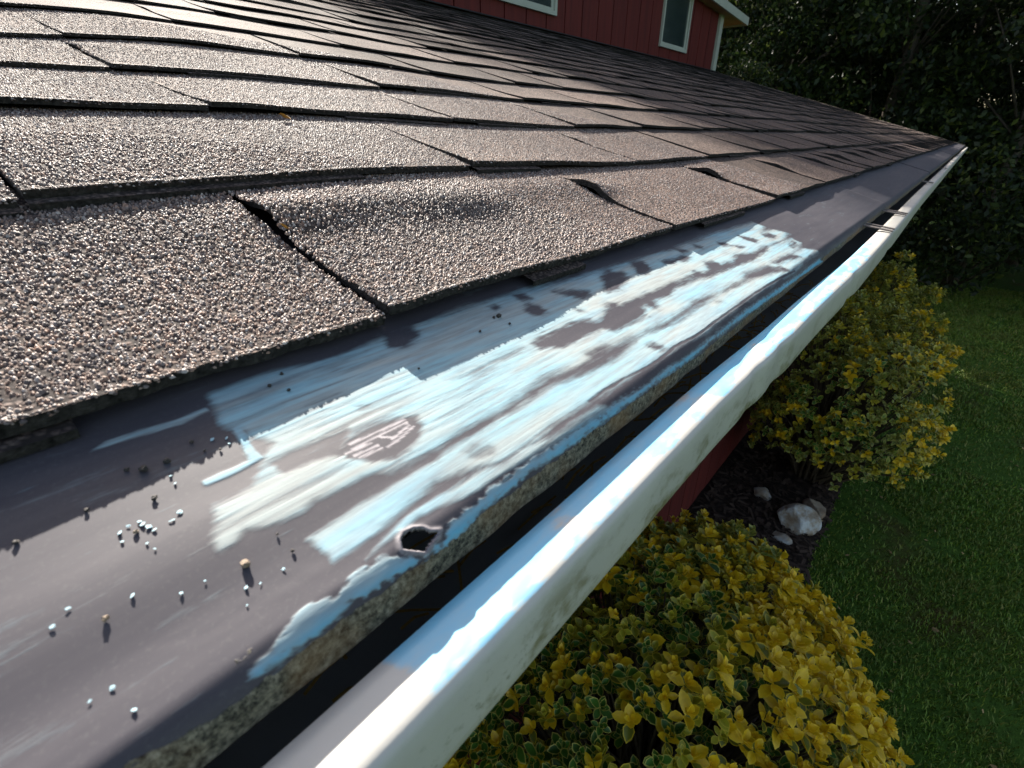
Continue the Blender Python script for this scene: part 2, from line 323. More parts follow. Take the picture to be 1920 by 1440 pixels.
DARKLINE=[(152.4,57.2),(165.3,57.6),(177.8,57),(199.2,54.9),(209.6,54.5),(229.7,55.5),(253,53.6),(277.1,53.9),(301.3,54.1),(356,54.2),(404.2,53.1),(451.7,50.5)]
SCRATCH=[
 [(65.7,91),(76,90.6),(86.2,90.3)],
 [(65.1,88.9),(75.6,88.9),(85.9,88.7)],
 [(62.6,88.3),(71.1,87.7)],
 [(64,86.1),(72.2,85.7)],
 [(65,84.6),(72.3,84)],
 [(74.1,83.3),(78.2,83.8),(86.6,85.9)],
 [(75,88.1),(77.8,85.8)],
 [(77.3,85.2),(85.7,87.2)],
]
HOLE=[(56.3,55.3),(58.3,56.4),(61.4,55.8),(63.5,54.3),(64.3,52.4),(67.1,50.7),(65.1,49.6),(61.8,48.8),(60,48),(57.1,50.2),(54.7,52.4)]
PEB=[(24.8,72.4,9,0),(-0.6,77.8,6,0),(16.1,115.7,5,1),(19.1,113.4,8,1),(24.3,113,7,1),(31.9,116.6,5,1),(17.5,102.7,5,1),(34.5,69.1,4,1),(-7.5,107.3,5,1),(5.3,108,4,1),(11,95.1,5,0),(33.1,111.5,3,1),(36.5,109.8,3,1),(34.1,75.3,3,1),(149.2,115.7,4,1),(166.8,120.4,6,1),(163.8,120.8,4,1),(166.5,113.2,4,1),(108.4,109.1,3,1),(66.6,131.5,4,1),(60.4,127.9,5,1),(64.2,122.8,4,1)]
FLECK=[(8.3,97.1,8),(7.9,94.4,4),(10.3,98,5),(12.7,96.6,8),(13.5,95,8),(14,93.4,5),(12.5,97.8,5),(11.5,90.6,4),(12.2,88.1,4),(17.5,93.7,4),(20.1,95.1,7),(18.2,93.7,4),(22.3,67.2,7),(25.1,66.2,4),(30.6,66.2,5),(12,74.4,5),(-7.8,82.1,7),(-4.7,84.3,5),(-4.1,64,6),(-2.8,57.5,7),(-7.5,64.1,5),(4.8,79.7,6),(20.6,63.3,3),(16.7,74.1,3),(36.5,114.6,6),(39.7,113,6),(39.3,110.6,4),(23.1,107.8,4),(22.9,104.7,5)]


# ------------------------------------------------------------------ roof geometry
A = 0.2783458; H = 0.11566
CA, SA = math.cos(A), math.sin(A)
def RP(X, s, h=0.0):
    """point on the lower roof: X along the eave, s up the slope, h above the flashing plane"""
    X = np.asarray(X, float); s = np.asarray(s, float); h = np.asarray(h, float)
    X, s, h = np.broadcast_arrays(X, s, h)
    return np.stack([X, s * CA + (H - h) * SA, CAMZ + s * SA - (H - h) * CA], -1)
EXPO = .1369; S0 = .1372; BUTT = .0060; THK = .0046; FALL = .0046 / EXPO
ROOF_END = 7.86; WALL_S = 3.075
def sag(X, s):
    X = np.asarray(X, float); s = np.asarray(s, float)
    w = .0085 * np.exp(-((X - .22) / .22) ** 2 - ((s - .33) / .15) ** 2) * sstep(.15, .26, s)
    w = w - .014 * sstep(.26, .02, X) * sstep(.42, .75, s)
    w = w + .007 * (vnoise(X * 3.1, s * 3.4, 5) - .5) * sstep(.3, .8, s) + .0040 * (vnoise(X * 8, s * 7, 6) - .5) * sstep(.15, .32, s)
    return w
house = empty('house', (3.5, 2.0, 0))
tag(house, 'red wood sided house with brown shingle roof and white gutter along its eave', 'house')
bpy.context.view_layer.update()
HINV = house.matrix_world.inverted()
def under_house(o):
    o.parent = house; o.matrix_parent_inverse = HINV; return o

# deck under the shingles
mb = MB()
a0 = [RP(x, s, h) for (x, s, h) in ((-1.6, .064, -.005), (ROOF_END, .064, -.005), (ROOF_END, 3.3, -.024), (-1.6, 3.3, -.024))]
b0 = [RP(x, s, h) for (x, s, h) in ((-1.6, .064, -.020), (ROOF_END, .064, -.020), (ROOF_END, 3.3, -.06), (-1.6, 3.3, -.06))]
mb.hexa([b0[0], b0[1], b0[2], b0[3], a0[0], a0[1], a0[2], a0[3]])
roof = under_house(mb.build('lower_roof', M['felt']))
roof['label'] = 'low sloped lower roof of worn brown asphalt shingles'

# shingle layout: one list of pieces per course
JOINTS = {0: [-.45, -.17, .115, .39, .675, .955, 1.23], 1: [-.5, -.23, .035, .30, .575, .80, 1.05], 2: [-.4, -.1, .17, .41, .64, .84, 1.1],
          3: [-.42, -.12, .155, .42, .69, .90], 4: [-.37, -.11, .16, .40, .62], 5: [-.3, .06, .31, .55, .8]}
class Piece: pass
pieces = []
ncourse = int((WALL_S - S0) / EXPO) + 1
for k in range(ncourse):
    xs = list(JOINTS.get(k, [-.5 + random.uniform(0, .2)]))
    while xs[-1] < ROOF_END - .12: xs.append(xs[-1] + random.choice([.17, .22, .25, .28, .3] if xs[-1] < 1 else [.11, .14, .17, .2, .24]) + random.uniform(-.015, .015))
    xs[-1] = ROOF_END + random.uniform(.0, .012)
    for i in range(len(xs) - 1):
        p = Piece(); p.k = k; p.x0 = xs[i] + random.uniform(.0006, .002); p.x1 = xs[i + 1] - random.uniform(.0006, .002)
        p.s0 = S0 + k * EXPO + random.uniform(-.0015, .0015); p.s1 = S0 + (k + 1) * EXPO + .022
        p.near = random.uniform(.0012, .0034); p.skew = random.uniform(-.004, .008)
        p.curl = random.uniform(.0005, .0040); p.seed = random.randrange(200); p.hump = 0; p.humps = .09; p.hl = .05
        p.tooth = random.random() < (.5 if k < 5 else .25)
        p.thin = (1, .9, .8, .72, .65, .58, .52)[min(k, 6)]; p.t0 = random.uniform(.05, .45); p.t1 = min(1, p.t0 + random.uniform(.25, .5)); p.hs = 0
        if k == 0 and i > 0:
            p.hump = random.uniform(.005, .0095); p.hl = random.uniform(.025, .05)
        if k > 0 and random.random() < .12: p.hump = random.uniform(.001, .003)
        if k == 0 and abs(xs[i] - .115) < .01: p.hump = .0062; p.hl = .16; p.humps = .098
        if k == 0 and abs(xs[i] - .39) < .01: p.hump = .0075; p.hl = .035; p.humps = .085
        p.ply = .0036; p.last = (i == len(xs) - 2)
        for kk, xx, ta, tb in ((1, .035, 0, .62), (1, .30, 0, .3), (1, -.23, .1, 1), (0, .115, .33, .52), (2, .17, .45, .95)):
            if k == kk and abs(xs[i] - xx) < .01: p.tooth = True; p.t0 = ta; p.t1 = tb; p.ply = .0058
        p.tone = random.random() if p.x0 > .5 or k > 2 else random.uniform(.4, .7)
        pieces.append(p)
def top_h(p, X, s):
    """height of a shingle's face above the flashing plane"""
    X = np.asarray(X, float); s = np.asarray(s, float)
    u = (X - p.x0) / max(p.x1 - p.x0, 1e-3); v = (s - p.s0)
    h = BUTT - FALL * v + (p.thin - 1) * .0046 * np.clip(1 - v / EXPO, 0, 1) + p.near * (1 - u) * np.clip(1 - v / EXPO, 0, 1)
    h = h + p.curl * vnoise(X * 11, v * 0, p.seed) * np.clip(1 - v / .07, 0, 1) ** 2
    if p.hump:
        h = h + p.hump * np.exp(-((v - p.humps) / .017) ** 2) * np.exp(-np.clip(X - p.x0, 0, None) / p.hl)
        if p.hl > .1: h = h + .004 * np.exp(-((v - .082) / .014) ** 2 - ((X - .24) / .035) ** 2)
    h = h + .0005 * (vnoise(X * 30, s * 30, p.seed) - .5) * np.clip((p.s1 - .02 - s) / .04, 0, 1)
    return h + sag(X, s)
def piece_mesh(p, nx, ns):
    V = []; F = []
    u = np.linspace(0, 1, nx + 1); v = np.linspace(0, 1, ns + 1)
    U, Vv = np.meshgrid(u, v, indexing='ij')
    s = p.s0 + (p.s1 - p.s0) * Vv
    if ns > 3: s = s + (1 - Vv) ** 12 * .0030 * (fbm(U * 22, U * 0, 3, p.seed + 3) - .5)
    X = p.x0 + (p.x1 - p.x0) * U + p.skew * Vv * (U < .5)
    ht = top_h(p, X, s); hb = ht - THK * p.thin
    hb = np.where(s > p.s0 + EXPO * .98, ht - .0006, hb)
    T = RP(X, s, ht).reshape(-1, 3); B = RP(X, s, hb).reshape(-1, 3)
    n = (nx + 1) * (ns + 1); idx = lambda i, j: i * (ns + 1) + j
    for i in range(nx):
        for j in range(ns): F.append((idx(i, j), idx(i + 1, j), idx(i + 1, j + 1), idx(i, j + 1)))
    nt = len(F)
    for i in range(nx): F.append((n + idx(i, 0), n + idx(i + 1, 0), idx(i + 1, 0), idx(i, 0)))
    for j in range(ns):
        F.append((idx(0, j), idx(0, j + 1), n + idx(0, j + 1), n + idx(0, j)))
        F.append((n + idx(nx, j), n + idx(nx, j + 1), idx(nx, j + 1), idx(nx, j)))
    V = list(T) + list(B)
    if p.tooth:                     # second ply showing below the butt edge
        xa = p.x0 + (p.x1 - p.x0) * p.t0; xb = p.x0 + (p.x1 - p.x0) * p.t1; q = 6 if nx > 6 else 2
        xx = np.linspace(xa, xb, q + 1); o = len(V)
        sa = p.s0 - p.ply; sb = p.s0 + .012
        ha = BUTT - THK + .0014 + sag(xx, xx * 0 + p.s0) + p.near * (1 - (xx - p.x0) / (p.x1 - p.x0)) * .8
        V += list(RP(xx, sa, ha)) + list(RP(xx, sb, ha - .0004)) + list(RP(xx, sa, ha - .0032))
        for i in range(q):
            F.insert(nt, (o + i, o + i + 1, o + q + 1 + i + 1, o + q + 1 + i)); nt += 1; F.append((o + 2 * (q + 1) + i, o + 2 * (q + 1) + i + 1, o + i + 1, o + i))
    return np.array(V), F, nt
def shingle_obj(name, V, F, mi, tone, mat='shingle'):
    o = obj(name, V, F, M[mat], roof, False, attrs=dict(tone=tone)); o.data.materials.append(M['asphalt'])
    o.data.polygons.foreach_set('material_index', np.asarray(mi, np.int32)); o.data.update(); return o
for p in pieces:
    mid = RP((p.x0 + p.x1) / 2, p.s0 + .06); d = math.sqrt(mid[0] ** 2 + mid[1] ** 2 + (mid[2] - CAMZ) ** 2)
    p.cov = p.x0 > -.3 and max(np.linalg.norm(RP(x, p.s0 + v) - np.array([0, 0, CAMZ])) for x in (p.x0, p.x1) for v in (0, EXPO)) < .64
    p.d = d; p.size = (p.x1 - p.x0) / (d * d) if p.x1 > -.1 else 0
pieces.sort(key=lambda p: -p.size)
fv = []; ff = []; fm = []; ft = []
for i, p in enumerate(pieces):
    if i < 300:
        nx, ns = (90, 28) if p.d < .5 else (18, 12) if p.d < 1.0 else (6, 4)
        V, F, nt = piece_mesh(p, nx, ns); shingle_obj('shingle', V, F, [0] * nt + [1] * (len(F) - nt), np.full(len(V), 0.0 if p.cov else p.tone), 'shingle')
    else:
        V, F, nt = piece_mesh(p, 4, 2); o = len(fv); fv += list(V); ff += [tuple(a + o for a in f) for f in F]; fm += [0] * nt + [1] * (len(F) - nt); ft += [p.tone] * len(V)
tag(shingle_obj('shingle_field', fv, ff, fm, ft), kind='stuff')

# loose mineral surface of the nearest shingles: every granule a small faceted grain
def project(P):
    R = np.array(ROT); c = (P - np.array([0, 0, CAMZ])) @ R
    return 960 - 929.8 * c[:, 0] / c[:, 2], 720 + 929.8 * c[:, 1] / c[:, 2], -c[:, 2]
GP = []; GS = []
for p in pieces:
    if not p.cov and (p.d > 1.15 or p.k > 6): continue
    area = (p.x1 - p.x0) * (EXPO + .004); n = int(area * (6.6e5 if p.cov else 3.5e5))
    X = rng.uniform(p.x0 - .0006, p.x1 + .0006, n); s = rng.uniform(p.s0 + .0002, p.s0 + EXPO + .004, n)
    # a few more crowd the butt edge
    ne = int((p.x1 - p.x0) * 900); X = np.append(X, rng.uniform(p.x0, p.x1, ne)); s = np.append(s, p.s0 + np.abs(rng.normal(0, .0006, ne)))
    nr = int((p.x1 - p.x0) * 420); X = np.append(X, rng.uniform(p.x0, p.x1, nr)); s = np.append(s, p.s0 - rng.uniform(0, .0008, nr))
    h = top_h(p, X, np.maximum(s, p.s0)); h = h - np.where(s < p.s0, rng.uniform(0, .0016, len(s)), 0)
    P = RP(X, s, h); u, v, d = project(P)
    ok = (d > .01) & (u > -420) & (u < 2100) & (v > -200) & (v < 1100) if p.cov else (d > .02) & (u > -250) & (u < 1500) & (v > -120) & (v < 900) & (np.linalg.norm(P - np.array([0, 0, CAMZ]), axis=1) < .85)
    GP.append(P[ok]); GS.append(np.clip((s - p.s0) / .005, .4, 1)[ok])
GP = np.concatenate(GP); GS = np.concatenate(GS); n = len(GP)
size = rng.uniform(.00042, .00095, n) * rng.choice([.75, 1, 1, 1.2], n)
ang = rng.uniform(0, 6.283, n); NZ = np.array([0, -SA, CA]); EX = np.array([1., 0, 0]); EY = np.array([0, CA, SA])
ring = []
for q in range(5):
    t = ang + q * 6.283 / 5 + rng.uniform(-.25, .25, n); rr = size * rng.uniform(.75, 1.15, n)
    ring.append(GP + (EX * np.cos(t)[:, None] + EY * np.sin(t)[:, None]) * rr[:, None] - NZ * .0003)
tops = []
for q in range(3):
    t = ang + .6 + q * 6.283 / 3 + rng.uniform(-.4, .4, n); rr = size * rng.uniform(.35, .65, n)
    tops.append(GP + (EX * np.cos(t)[:, None] + EY * np.sin(t)[:, None]) * rr[:, None] + NZ * (size * rng.uniform(.45, 1.2, n) * GS)[:, None])
GV = np.stack(ring + tops, 1).reshape(-1, 3)
T8 = np.array([(5, 6, 7), (0, 1, 5), (1, 6, 5), (1, 2, 6), (2, 3, 6), (3, 7, 6), (3, 4, 7), (4, 0, 7), (0, 5, 7)])
far = np.linalg.norm(GP - np.array([0, 0, CAMZ]), axis=1) > .38     # the farther grains get five faces, the near ones nine
GV = GV.reshape(n, 8, 3); lo = np.concatenate([GV[far][:, :5], GV[far][:, 5:].mean(1, keepdims=True) + NZ * .00012], 1)
hi = GV[~far]; nh = len(hi); nl = len(lo); GV = np.concatenate([hi.reshape(-1, 3), lo.reshape(-1, 3)])
T6 = np.array([(0, 1, 5), (1, 2, 5), (2, 3, 5), (3, 4, 5), (4, 0, 5)])
GF = np.concatenate([(np.arange(nh)[:, None, None] * 8 + T8[None]).reshape(-1, 3), (nh * 8 + np.arange(nl)[:, None, None] * 6 + T6[None]).reshape(-1, 3)])
tag(obj('mineral_granules', GV, GF, M['granule'], roof, smooth=False), kind='stuff')
print('granules', n)

# ------------------------------------------------------------------ eave flashing with the smeared coating
def poly_sdf(px, py, poly):
    """signed distance (mm), positive inside"""
    P = np.array(poly, float); n = len(P); dmin = np.full(px.shape, 1e9); ins = np.zeros(px.shape, bool)
    for i in range(n):
        a = P[i]; b = P[(i + 1) % n]; e = b - a; wx = px - a[0]; wy = py - a[1]
        t = np.clip((wx * e[0] + wy * e[1]) / max(e @ e, 1e-9), 0, 1)
        dmin = np.minimum(dmin, (wx - e[0] * t) ** 2 + (wy - e[1] * t) ** 2)
        c = ((a[1] > py) != (b[1] > py)); den = (b[1] - a[1]) if abs(b[1] - a[1]) > 1e-9 else 1e-9
        ins ^= c & (px < (b[0] - a[0]) * (py - a[1]) / den + a[0])
    d = np.sqrt(dmin); return np.where(ins, d, -d)
def line_dist(px, py, pts):
    dmin = np.full(px.shape, 1e9); P = np.array(pts, float)
    for i in range(len(P) - 1):
        a = P[i]; e = P[i + 1] - a; wx = px - a[0]; wy = py - a[1]; t = np.clip((wx * e[0] + wy * e[1]) / max(e @ e, 1e-9), 0, 1)
        dmin = np.minimum(dmin, (wx - e[0] * t) ** 2 + (wy - e[1] * t) ** 2)
    return np.sqrt(dmin)
QS0, QR = .055, .009
def flash_point(X, q, h):
    """cross-section of the flashing: flat on the roof, rolled over the edge, then a short drop"""
    a = A + np.clip((QS0 - q) / QR, 0, None); amax = math.radians(93); ar = np.minimum(a, amax); ex = np.clip(a - amax, 0, None) * QR
    y0 = QS0 * CA + H * SA; z0 = QS0 * SA - H * CA; cy = y0 + QR * SA; cz = z0 - QR * CA
    y = np.where(q >= QS0, q * CA + H * SA - h * SA, cy - (QR + h) * np.sin(ar) + 0 * q)
    z = np.where(q >= QS0, q * SA - H * CA + h * CA, cz + (QR + h) * np.cos(ar) - ex)
    return np.stack([X, y, CAMZ + z], -1)
def ripple(X, q):
    w = .0007 * np.exp(-((q - .086) / .014) ** 2) * sstep(.10, -.02, X) - .0006 * np.exp(-((q - .069) / .010) ** 2) * sstep(.12, 0, X)
    w = w + .0006 * (vnoise(X * 6, q * 45, 11) - .5) + .0012 * (vnoise(X * 2.2, q * 18, 12) - .5) * sstep(.5, 1.2, X)
    lump = np.clip((.052 - q) / .01, 0, 1)
    return w + lump * (.0011 * (vnoise(X * 60, q * 60, 13) - .5) + .0016 * (vnoise(X * 16, q * 20, 14) - .5))
def flashing(x0, x1, xs, dense):
    q = np.concatenate([np.linspace(.162, .145, 4)[:-1], np.linspace(.145, .056, 150 if dense else 22)[:-1], np.linspace(.056, .0378, 44 if dense else 16)])
    X, Q = np.meshgrid(xs, q, indexing='ij'); h = ripple(X, Q)
    if not dense: h = h + .0008 * sstep(x1 - .05, x1, X) * 0
    px, py = X * 1000, Q * 1000
    wob = (fbm(px * .12, py * .9, 4, 21) - .5) * 4.2 + (fbm(px * .4, py * .6, 3, 31) - .5) * 1.6
    paint = np.zeros(X.shape); thick = np.zeros(X.shape); scr = np.zeros(X.shape); dirt = np.zeros(X.shape)
    rollz = sstep(.054, .046, Q)
    if dense:
        sc_ = .35 + np.clip(px / 250, 0, 1) * .9
        for nm, soft in (('main', 4.6), ('lobe2', 4.0), ('stroke', 1.4), ('roll', 2.1), ('streak', 2.4), ('scrib', .9)):
            sd_ = poly_sdf(px, py, PAINT[nm]) + (2.6 * (fbm(px * .55, py * 1.1, 4, 17) - .5) if nm == 'roll' else 0) + wob * (.55 if nm in ('main', 'lobe2') else .35) * (sc_ if nm != 'roll' else .6)
            mk = sstep(-soft * sc_, soft * sc_, sd_)
            top = {'streak': .72, 'scrib': .62}.get(nm, 1.0)
            if nm == 'main': mk = mk * (1 - .38 * sstep(.45, .62, fbm(px * .03, py * .55, 3, 44)) * sstep(260, 60, px))
            paint = np.maximum(paint, mk * top)
            if nm in ('roll',): thick = np.maximum(thick, mk * (.25 + .75 * sstep(.0525, .0465, Q + .002 * (fbm(px * .3, py * .6, 3, 19) - .5))))  # blue coat, its sunlit top painted paler and its shaded lower part bluer
            if nm == 'stroke': thick = np.maximum(thick, mk * .25)
        thick = np.maximum(thick, .18 * sstep(.52, .7, fbm(px * .02, py * .12, 3, 51)))
        for i, b in enumerate(BARE):
            sd_ = poly_sdf(px, py, b) + wob * .75 * sc_; weak = .55 if i in (17, 20, 21, 25, 26) else 1.0
            paint = paint * (1 - weak * sstep(-4.2 * sc_, 2.8 * sc_, sd_))
        dl = line_dist(px, py, DARKLINE) - wob * .25; paint = paint * (1 - sstep(1.1, .3, dl) * .95)
        for ln in SCRATCH: scr = np.maximum(scr, sstep(.62, .30, line_dist(px, py, ln) + .25 * (fbm(px, py, 2, 61) - .5)))
        hd = poly_sdf(px, py, HOLE)
        scr = np.maximum(scr, .5 * sstep(-1.3, -.4, hd + .8 * (fbm(px * .9, py * .9, 2, 63) - .5)))
        h = h + .0005 * np.exp(-(np.clip(-hd, 0, None) / .8) ** 2) * (hd < .6) - .0012 * sstep(.2, 1.2, hd)
        h = h + .00009 * paint + .00025 * thick * (vnoise(px * .35, py * .5, 71))
    edge = .0465 + .0015 * (vnoise(px * .05, px * 0, 81) - .5) - .0028 * sstep(100, 300, px) + .004 * sstep(20, -30, px)
    dirt = sstep(.0022, -.0012, Q - edge + .0022 * (fbm(px * .25, py * .4, 3, 91) - .5)) * (1 - .9 * np.clip(thick * 1.4, 0, 1))
    blot = sstep(.70, .78, fbm(px * .12, py * .2, 3, 95)) * sstep(.075, .05, Q) * sstep(60, 0, px); dirt = np.maximum(dirt, blot * .62)
    V = flash_point(X, Q, h).reshape(-1, 3); nx, nq = X.shape
    I = np.arange(nx * nq).reshape(nx, nq)
    F = np.stack([I[:-1, :-1], I[:-1, 1:], I[1:, 1:], I[1:, :-1]], -1).reshape(-1, 4)
    if dense:
        keep = ~((hd.ravel()[F] > .35).all(1)); F = F[keep]
    return V, F, dict(paint=paint.ravel(), thick=thick.ravel(), scratch=scr.ravel(), dirt=dirt.ravel())

def make_flash(name, x0, x1, xs, dense, lift, label=None):
    V, F, at = flashing(x0, x1, xs, dense); V = V + NZ * lift
    o = obj(name, V, F, M['membrane'], None, True, attrs=at); under_house(o)
    md = o.modifiers.new('sheet', 'SOLIDIFY'); md.thickness = .0014; md.offset = -1
    if label: o['label'] = label
    return o
xs1 = np.concatenate([np.linspace(-.6, -.05, 40)[:-1], np.linspace(-.05, .045, 110)[:-1], np.linspace(.045, .10, 150)[:-1], np.linspace(.10, .30, 240)[:-1], np.linspace(.30, .62, 240)[:-1], np.linspace(.62, 1.03, 60)])
make_flash('eave_flashing', -.6, 1.03, xs1, True, 0, 'dark grey eave flashing smeared with pale blue coating, punctured near its rolled edge')
for xa, xb, l in ((1.0, 2.08, .0022), (2.05, 3.1, .0), (3.07, 4.12, .0022), (4.09, 5.1, 0), (5.07, 6.1, .0022), (6.07, ROOF_END, 0)):
    make_flash('eave_flashing', xa, xb, np.linspace(xa, xb, 46), False, -.0016 if l else -.0004)

# ------------------------------------------------------------------ gutter (K-style), its straps, the fascia behind it
GZ = -.1119
PROF = [(0.0716, GZ - .0042, 0), (0.0706, GZ - .0012, 0), (0.0700, GZ + .0002, 0), (0.0664, GZ + .0006, 0), (0.0634, GZ + .0006, 0), (0.0604, GZ + .0005, 0), (0.0574, GZ + .0003, 0), (0.0554, GZ - .0002, 0), (0.0541, GZ - .0012, .2), (0.0535, GZ - .0028, .6),
        (0.0534, GZ - .008, 1), (0.0535, GZ - .015, 1), (0.0537, GZ - .022, 1), (0.0542, GZ - .0262, 1), (0.0559, GZ - .0285, 1), (0.0604, GZ - .0315, 1), (0.0684, GZ - .040, 1), (0.0764, GZ - .056, 1), (0.0814, GZ - .072, 1), (0.0904, GZ - .082, 1),
        (0.1050, GZ - .086, 0), (0.1500, GZ - .087, 0), (0.1720, GZ - .085, 0), (0.1760, GZ - .05, 0), (0.1760, GZ + .006, 0)]
gx = np.concatenate([np.linspace(-.7, -.02, 20)[:-1], np.linspace(-.02, .9, 330)[:-1], np.linspace(.9, ROOF_END + .03, 160)])
def dent(X): # small kinks knocked into the front lip
    d = .0013 * np.exp(-((X - .268) / .010) ** 2) + .0018 * np.exp(-((X - .315) / .013) ** 2) + .0022 * np.exp(-((X - .545) / .016) ** 2)
    return d + .0016 * np.exp(-((X - .83) / .02) ** 2) + .0008 * (vnoise(X * 9, X * 0, 3) - .5) * sstep(.8, 1.6, X)
def lip_out(X): return -.0035 * sstep(.2, .36, X) - .0045 * sstep(.36, .62, X) + .005 * sstep(.7, 1.6, X)
nP = len(PROF); V = []; fr = []; pa = []
for i, x in enumerate(gx):
    d = float(dent(x)); off = float(lip_out(x)); dz = .0012 * math.sin(x * 2.3)
    for j, (y, z, f) in enumerate(PROF):
        w = sstep(.0716, .0535, y) if j < 14 else max(0.0, 1 - (j - 13) / 6)
        w2 = 1.0 if j < 16 else max(0.0, 1 - (j - 15) / 5)
        lipw = math.exp(-((y - .0585) / .007) ** 2) if j < 13 else 0
        V.append((x, y + off * w2 + d * .9 * float(w), CAMZ + z + dz - d * .6 * lipw))
        fr.append(f * (.25 + .75 * min(1, max(0, (j - 9) / 3))) * (.45 + .55 * float(sstep(.5, .2, x))))
        on = 1.0 if 1 <= j <= 7 else 0.0
        wv = .5 + .5 * math.sin(x * 23) * math.sin(x * 41)
        pa.append(on * float(sstep(.030, .043, x)) * (.62 + .1 * wv) * float(1 - .75 * sstep(.55, .9, x)) * (1.0 if j < 5 else .72))
V = np.array(V); I = np.arange(len(gx) * nP).reshape(len(gx), nP)
F = np.stack([I[:-1, :-1], I[1:, :-1], I[1:, 1:], I[:-1, 1:]], -1).reshape(-1, 4)
gut = under_house(obj('gutter', V, F, M['gutter'], None, True, attrs=dict(front=fr, paint=pa)))
gut['label'] = 'white metal gutter along the eave, its lip dented and smeared blue'
md = gut.modifiers.new('sheet', 'SOLIDIFY'); md.thickness = .0008; md.offset = 0
for x in (.80, .985, 1.72, 2.55, 3.4, 4.3, 5.2, 6.1, 7.0):
    mb = MB(); y1 = .0505 + float(lip_out(x)); zz = CAMZ + GZ + .0030
    for xo, w in ((0, .009), (.022, .006)):
        mb.hexa([(x + xo, y1 + .004, zz), (x + xo + w, y1 + .004, zz), (x + xo + w, .082, zz + .004), (x + xo, .082, zz + .004),
                 (x + xo, y1 + .004, zz + .0014), (x + xo + w, y1 + .004, zz + .0014), (x + xo + w, .082, zz + .0054), (x + xo, .082, zz + .0054)])
        mb.hexa([(x + xo, .0822, zz - .004), (x + xo + w, .0822, zz - .004), (x + xo + w, .178, zz - .012), (x + xo, .178, zz - .012),
                 (x + xo, .0822, zz - .0025), (x + xo + w, .0822, zz - .0025), (x + xo + w, .178, zz - .0105), (x + xo, .178, zz - .0105)])
    mb.build('hanger_strap', M['strap'], gut)
mb = MB(); mb.box(.03, .34, .118, .126, CAMZ + GZ - .074, CAMZ + GZ - .068)
mb.box(-.7, ROOF_END, .1785, .2, CAMZ - .33, CAMZ - .105); mb2 = MB(); mb2.box(-.7, ROOF_END, .1785, .2, CAMZ - .33, CAMZ - .095)
under_house(mb2.build('fascia', M['fascia']))

nd = MB(); rn = random.Random(9)
for i in range(260):
    x = rn.uniform(-.12, .7); y = rn.uniform(.085, .16); z = CAMZ + GZ - rn.uniform(.045, .075); a = rn.gauss(0, .5); l = rn.uniform(.012, .035); t = rn.uniform(-.3, .3)
    nd.tube([(x, y, z), (x + l * .5 * math.cos(a), y + l * .5 * math.sin(a), z + .002), (x + l * math.cos(a), y + l * math.sin(a), z + t * l * .3)], .0007, 3)
tag(nd.build('gutter_litter', M['dry']), 'brown needles lying in the bottom of the gutter', 'needles', kind='stuff')
# ------------------------------------------------------------------ lower wall, eave soffit
WY = .79
mb = MB(); mb.box(-1.5, ROOF_END - .06, .2005, WY, CAMZ - .335, CAMZ - .31); under_house(mb.build('eave_soffit', M['trim']))
lw = MB(); lw.box(-1.5, ROOF_END - .06, WY + .02, 4.6, 0, CAMZ - .31); lw = under_house(lw.build('lower_wall', M['siding']))
for i in range(34):
    x = -.6 + i * .24
    if x + .236 > ROOF_END - .06: break
    mb = MB(); mb.box(x, x + .232, WY, WY + .0195, .12, CAMZ - .336); mb.build('siding_board', M['siding'], lw)

# ------------------------------------------------------------------ upper storey behind the lower roof
WYU = WALL_S * CA + H * SA          # plane of the upper wall
WB = CAMZ + WALL_S * SA - H * CA    # its foot on the roof
UX0, UX1 = 2.15, 7.76
ztop = lambda x: CAMZ + 1.35 + (UX1 - x) * .06 + max(0.0, 3.9 - x) * .02
mb = MB()
for xa_, xb_ in ((UX0, 3.9), (3.9, UX1)):
    ya_, yb_ = WYU + .02, WYU + 3.2; mb.add([(xa_, ya_, WB - .3), (xb_, ya_, WB - .3), (xb_, yb_, WB - .3), (xa_, yb_, WB - .3), (xa_, ya_, ztop(xa_)), (xb_, ya_, ztop(xb_)), (xb_, yb_, ztop(xb_)), (xa_, yb_, ztop(xa_))],
           [(0, 3, 2, 1), (4, 5, 6, 7), (0, 1, 5, 4), (2, 3, 7, 6)] + ([(3, 0, 4, 7)] if xa_ == UX0 else [(1, 2, 6, 5)]))
uw = under_house(mb.build('upper_wall', M['siding'])); uw['label'] = 'dark red vertical board wall of the upper storey'
WIN = [(2.9, 4.09, .85, 1.54), (6.04, 6.75, .845, 1.40)]   # x0,x1,z0,z1 relative to the camera height
x = UX0
while x < UX1 - .12:
    xb = min(x + .262, UX1 - .092)
    cuts = [w for w in WIN if w[0] < xb and w[1] > x]
    mb = MB(); z1 = ztop(xb) - .002
    def brd(a, b, z0, z1): 
        if b - a > .004 and z1 - z0 > .004: mb.box(a, b, WYU, WYU + .0195, z0, z1)
    if cuts:
        w = cuts[0]; brd(x, xb - .014, WB - .05, CAMZ + w[2])
        if CAMZ + w[3] < z1 - .03:
            mb.build('siding_board', M['siding'], uw); mb = MB(); brd(x, xb - .014, CAMZ + w[3], z1)
        for a_, b_ in ((x, w[0]), (w[1], xb - .014)):
            if b_ - a_ > .01:
                if mb.v: mb.build('siding_board', M['siding'], uw); mb = MB()
                brd(a_, b_, CAMZ + w[2] + .001, CAMZ + w[3] - .001)
    else: brd(x, xb - .014, WB - .05, z1)
    if mb.v: mb.build('siding_board', M['siding'], uw)
    x += .262
